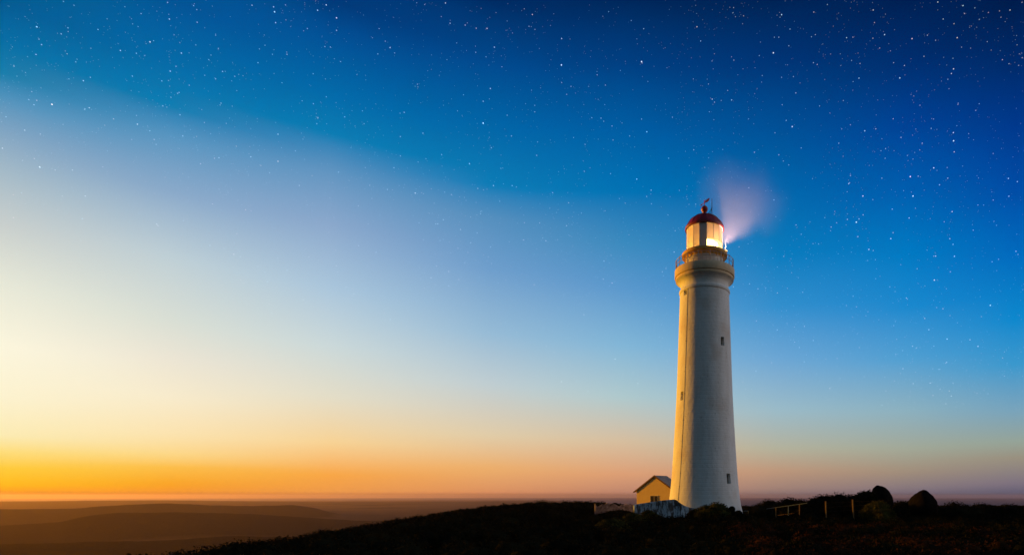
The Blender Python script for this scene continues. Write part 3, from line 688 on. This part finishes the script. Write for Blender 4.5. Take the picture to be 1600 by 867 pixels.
def bush(px, top, Y, w, h, m, label, lobes=9, seed=0, size=.06, dens=420, name='bush', squash=.8):
    """a shrub whose crown tops out at (px, top); w, h in metres"""
    c = P(px, top, Y); g = gz(c.x, c.y); e = empty(name, (c.x, c.y, g)); tag(e, label, 'bush')
    r_ = random.Random(seed); H = c.z - g; cs, rs = [], []
    for i in range(lobes):
        a = r_.uniform(0, 2*math.pi); q = math.sqrt(r_.random())
        x, y = math.cos(a)*q*w*.36, math.sin(a)*q*w*.36*squash
        lr_ = w*r_.uniform(.17, .27); top_ = H * (1 - .45*q*q) * r_.uniform(.88, 1.0)
        cs.append((x, y, max(top_ - lr_*.8, lr_*.3))); rs.append((lr_, lr_, lr_*.8))
        if top_ > 2.0*lr_: cs.append((x*.9, y*.9, (top_ - lr_)*.45)); rs.append((lr_*1.2, lr_*1.2, max(lr_, top_*.4)))
    cs.append((0, 0, H - w*.2)); rs.append((w*.24, w*.24, w*.19)); cs.append((0, 0, H*.4)); rs.append((w*.36, w*.34, H*.42))
    veg_mesh('foliage', cs, rs, dens, size, m, e)
    bm = bmesh.new()
    for i in range(4):
        a = r_.uniform(0, 6.28); bar(bm, (0, 0, -.1), (math.cos(a)*w*.2, math.sin(a)*w*.2, H*.6), .04, 6, .02)
    obj('stem', bm, M_wood, e); return e
BUSH = [
 (1121, 784.0, 46.5, 3.1, 1.8, M_leaf, 'tall round olive bush in front of the tower foot', 11, 1),
 (1103, 788.0, 46.8, 2.3, 1.3, M_leaf, 'lower olive bush on the left flank of the tall round bush', 8, 2),
 (1143.5, 791.2, 46, .95, 1.2, M_leaf2, 'narrow upright bush just right of the tall round bush', 6, 3),
 (1154, 797.2, 45, 1.0, 1.0, M_leaf2, 'small dark bush before the right edge of the tower foot', 6, 4),
 (1085, 795.5, 47, 1.5, .9, M_leaf2, 'low dark bush where the curved wall ends', 7, 5),
 (1012, 796.0, 47, 2.2, .9, M_leaf, 'wide low bush hiding the foot of the limewashed wall', 9, 6),
 (951, 786.3, 62.5, 3.2, 1.0, M_leaf2, 'dark flat topped bush leaning over the rubble wall', 9, 7),
 (961, 785.2, 66, 1.6, 1.1, M_leaf2, 'small dark tuft sticking up behind the rubble wall', 6, 8),
 (921, 786.6, 70, 4.2, 1.2, M_leaf2, 'dark bush on the skyline at the left end of the rubble wall', 9, 9),
 (897, 788.2, 70, 4.0, 1.2, M_leaf2, 'skyline bush with a low notch beside the rubble wall bush', 8, 10),
 (862, 791.6, 70, 5.0, 1.2, M_leaf2, 'broad low skyline bush near the middle of the long slope', 9, 11),
 (965, 796.5, 52, 3.4, 1.0, M_leaf2, 'low wide bush covering the foot of the rubble wall', 10, 31),
 (990, 801.5, 40, 2.8, 1.0, M_leaf, 'spreading olive bush lit at its crown in front of the walls', 12, 12),
 (955, 808.5, 34, 2.6, 1.0, M_leaf, 'near olive bush with a lit top low in front of the rubble wall', 12, 13),
 (1203, 778.8, 62, 5.0, 1.5, M_leaf2, 'dark skyline bush nearest the tower on its right', 9, 14),
 (1232, 777.0, 62, 4.2, 1.6, M_leaf2, 'dark skyline bush above the handrail', 8, 15),
 (1251, 779.0, 61, 3.4, 1.5, M_leaf2, 'small skyline bush at the upper end of the handrail', 7, 16),
 (1287, 770.8, 52, 3.8, 1.7, M_leaf2, 'left shoulder bush of the hump behind the fence posts', 10, 17),
 (1311, 768.4, 52, 4.0, 1.9, M_leaf2, 'wide rounded bush crowning the hump behind the fence posts', 12, 18),
 (1331, 771.6, 51, 3.0, 1.6, M_leaf2, 'low bush in the saddle between the hump and the leaning boulder', 8, 19),
 (1354, 764.8, 48, 3.0, 2.2, M_leaf2, 'bush pressed against the left side of the leaning boulder', 10, 20),
 (1372, 781.0, 42, 2.9, 1.6, M_leaf, 'large olive bush in front of the leaning boulder', 12, 21),
 (1408, 781.4, 56, 4.2, 1.3, M_leaf2, 'low dark bush between the two boulders', 9, 22),
 (1490, 782.6, 56, 4.8, 1.3, M_leaf2, 'first skyline bush to the right of the dome shaped boulder', 9, 23),
 (1533, 784.5, 58, 4.4, 1.2, M_leaf2, 'ragged skyline bush halfway from the boulder to the right frame edge', 9, 24),
 (1578, 786.0, 58, 4.4, 1.2, M_leaf2, 'skyline bush close to the right frame edge', 9, 25),
]
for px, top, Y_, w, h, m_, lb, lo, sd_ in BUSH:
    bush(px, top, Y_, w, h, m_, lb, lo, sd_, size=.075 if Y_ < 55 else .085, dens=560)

# heath scrub over the whole headland: one mass nobody could count
def scrub(name, n, m, region, hs, seed, label, per=260, base=0, clump=None):
    r_ = np.random.default_rng(seed); cs = []; rs = []; sz = []
    while len(cs) < n:
        y = r_.uniform(*region[2:]); x = r_.uniform(-1.0, 1.0) * (y * .9 + 8) if region[0] is None else r_.uniform(region[0], region[1])
        if region[0] is None and x > y*.72 + 6: continue
        if (x - TX)**2 + (y - D)**2 < 4.6**2: continue
        if clump is not None and clump(x, y) < r_.uniform(-.1, .5): continue
        if x < -50: continue
        w = r_.uniform(.35, 1.0)**1.0*(1.25 if r_.random() < .15 else 1); h = r_.uniform(*hs)
        if y > 46 and -9 < x < 8: h *= .6
        if y > 62 and x > 6: h *= .7
        g = gz(x, y); cs.append((x, y, g + h*.35 + base)); rs.append((w, w, h*.65)); sz.append(.03 + .0010*y)
    return tag(veg_mesh(name, cs, rs, per, sz, m, None, core=.72, r_in=.66), label, 'scrub', kind='stuff')
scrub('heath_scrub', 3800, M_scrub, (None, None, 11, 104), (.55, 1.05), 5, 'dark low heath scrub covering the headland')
scrub('dry_heath', 260, M_rust, (3, 17, 14, 34), (.35, .7), 8, 'reddish dry heath patches scattered below the fence posts', per=220, base=.28,
      clump=lambda x, y: float(fbm(np.array(x), np.array(y), 6.0, 3, 6)))

# ------------------------------------------------------------------ stars
def star_field():
    S1 = [(347,266,1),(713,190,.7),(846,52,.7),(549,62,.6),(1169,12,.7),(1295,30,.8),(1530,52,.7),(1250,120,.6),(903,175,.8),(1040,195,.8),(1266,190,.8),(430,147,.6),(388,75,.9),(380,88,.4),(378,64,.3),(365,78,.3),(138,501,.7),(459,466,.6),(391,525,.5),(578,531,.5),(411,603,.6),(441,634,.9),(804,655,.8),(674,717,.6),(775,392,.7),(979,391,.9),(1002,329,.6),(948,315,.5),(780,319,.5),(547,315,.6),(1245,293,.5),(1248,346,.8),(1237,369,.7),(1492,300,.6),(1525,320,.5),(1376,520,.5),(1359,553,.5),(946,595,.6),(1136,643,.6),(1247,664,.8),(1248,705,1.1),(1251,760,.7),(1091,717,.6),(985,688,.6),(252,762,.6),(374,775,.6),(355,665,.5),(1148,840,.6),(486,741,.5),(198,81,.5),(148,40,.5),(1158,203,.5),(1196,97,.6),(1485,88,.5),(1422,64,.5),(908,744,.6),(1017,778,.5),(1045,796,.5),(41,497,.7),(53,512,.5),(291,379,.5),(388,388,.5),(1225,445,.4)]
    S2 = [(26,22,.8),(69,76,.9),(69,128,.6),(523,14,.7),(605,106,.6),(696,120,.7),(542,98,.6),(651,119,.6),(727,198,.7),(649,219,.5),(692,238,.5),(1006,272,1.0),(1007,162,.7),(1340,258,1.1),(1349,121,.6),(1571,113,.7),(1203,50,.5),(885,62,.7),(871,111,.5),(1297,87,.5),(710,370,.7),(680,514,1.1),(680,423,.6),(406,352,.5),(598,396,.5),(292,200,.7),(241,226,.6),(272,173,.5),(351,469,.6),(103,488,.6),(177,463,.5),(429,556,.6),(335,570,.5),(895,440,.5),(895,467,.5),(857,433,.4),(780,481,.5),(1046,361,.5),(1007,345,.5),(1217,526,.5),(1221,584,.5),(1362,550,.8),(903,648,.6),(1320,747,.8),(1380,793,.6),(1453,660,.6),(1211,724,.5),(623,683,.7),(754,702,.5),(507,645,.5),(723,774,.6),(801,774,.6),(397,805,.7),(1586,172,.6),(1556,330,.4),(1155,313,.5)]
    S3 = [(555,158,.9),(774,158,1),(762,73,1),(865,35,.7),(890,109,.7),(493,104,.7),(638,80,.6),(926,80,.6),(1191,81,.8),(1230,95,.7),(1193,159,.7),(166,175,.7),(945,226,.8),(757,254,.7),(683,215,.7),(526,272,1.1),(538,258,.7),(687,318,.6),(677,344,.8),(949,369,.7),(935,344,.6),(873,420,.7),(955,421,.8),(1224,399,.7),(1233,413,.6),(581,391,.8),(600,396,.5),(867,525,.9),(1112,635,1),(923,782,.8),(1058,814,.7),(1023,785,.6),(843,741,.7),(825,692,.6),(905,650,.6),(745,603,.6),(181,581,.6),(96,563,.5),(577,663,.4),(299,727,.4),(512,595,.5),(533,335,.6),(263,284,.5),(285,325,.5),(361,367,.5),(447,410,.3),(416,293,.6),(388,252,.5),(432,225,.4),(440,275,.5),(487,260,.6),(556,240,.6),(1120,445,.5),(1148,434,.5),(1139,286,.5)]
    S4 = [(184,136,1),(340,141,.6),(306,171,.6),(490,149,.6),(838,14,.6),(847,97,.7),(986,113,.6),(1260,28,.7),(1368,36,.7),(1373,61,1),(1378,115,.7),(1588,53,.8),(750,211,.9),(768,205,.5),(602,254,.7),(682,268,.6),(907,267,.7),(208,225,.6),(180,274,.6),(70,332,.6),(417,405,.7),(452,388,.5),(345,396,.5),(662,382,.6),(809,406,.6),(851,357,.7),(880,333,.5),(1055,277,.5),(1092,244,.5),(1113,359,.6),(1174,383,.5),(1297,246,.5),(1325,228,.5),(1435,273,.6),(1290,315,.6),(1410,415,.5),(260,523,1.1),(170,525,.6),(144,499,.5),(447,540,.6),(425,545,.5),(687,622,.7),(900,575,.6),(814,531,.5),(1105,517,.5),(1390,672,.7),(1390,807,.7),(1254,785,.6),(198,835,.8),(30,585,.5),(124,652,.6),(12,742,.6),(1567,520,.5),(1589,591,.6),(968,30,.6),(984,50,.5),(888,468,.5)]
    st = [(1100 + x/3.2, y/3.2, b) for x, y, b in S1] + [(500 + x/2.667, y/2.667, b) for x, y, b in S2] + [(1150 + x/2.798, 250 + y/2.798, b) for x, y, b in S3] + [(x/3.2, y/3.2, b) for x, y, b in S4]
    dirs = [Vector(((x - CX)/F, 1, (HY - y)/F)).normalized() for x, y, b in st]; br = [b*.80 for *_, b in st]
    r_ = np.random.default_rng(21); n = 0
    lo = Vector(((0-CX)/F, 1, 0))
    while n < 10500:          # fainter stars, thinner toward the glow and the horizon, in loose swarms
        x = r_.uniform(-500, 2100); y = r_.uniform(-300, 640)
        line = 250 + .30*x + (x > 900)*(.25*(x-900))
        p = np.clip(1 - (y - line + 130)/340, .03, 1) * (.45 + .55*(float(fbm(np.array(x), np.array(y), 260, 3, 2)) > .0))
        if r_.random() > p: continue
        dirs.append(Vector(((x - CX)/F, 1, (HY - y)/F)).normalized()); br.append(.045 + .40*r_.random()**6); n += 1
    RD = 150000.0; V, Fc, Col = [], [], []
    for d, b in zip(dirs, br):
        c = d*RD; pxm = RD*d.y/F
        s = pxm*(.54 + .58*b)
        t = d.orthogonal().normalized(); q = d.cross(t); k = len(V)
        for o_ in (t*s, -t*s, q*s, -q*s, d*s, -d*s): V.append(c + o_)
        for f in ((0,2,4),(2,1,4),(1,3,4),(3,0,4),(2,0,5),(1,2,5),(3,1,5),(0,3,5)): Fc.append([k+i for i in f])
        hue = r_.random(); col = (1, .8, .62) if hue < .13 else ((1, .78, .85) if hue < .25 else ((.6, .85, 1) if hue < .62 else (.92, .95, 1)))
        e = .10 + 1.1*b*b + .35*b; Col += [(col[0]*e, col[1]*e, col[2]*e, 1)]*6
    me = bpy.data.meshes.new('stars'); me.from_pydata([tuple(v_) for v_ in V], [], Fc)
    at = me.attributes.new('glow', 'FLOAT_COLOR', 'POINT'); at.data.foreach_set('color', np.array(Col, np.float32).reshape(-1))
    m = bpy.data.materials.new('starlight'); m.use_nodes = True; t = m.node_tree; t.nodes.clear()
    a = t.nodes.new('ShaderNodeAttribute'); a.attribute_name = 'glow'; em = t.nodes.new('ShaderNodeEmission'); tr = t.nodes.new('ShaderNodeBsdfTransparent'); ad = t.nodes.new('ShaderNodeAddShader'); o = t.nodes.new('ShaderNodeOutputMaterial')
    em.inputs[1].default_value = .5      # front and back facets both add
    t.links.new(a.outputs['Color'], em.inputs[0]); t.links.new(em.outputs[0], ad.inputs[0]); t.links.new(tr.outputs[0], ad.inputs[1]); t.links.new(ad.outputs[0], o.inputs[0])
    m.cycles.emission_sampling = 'NONE'
    tag(link('stars', me, m), 'small bright stars scattered over the upper sky', 'stars', kind='stuff')
star_field()
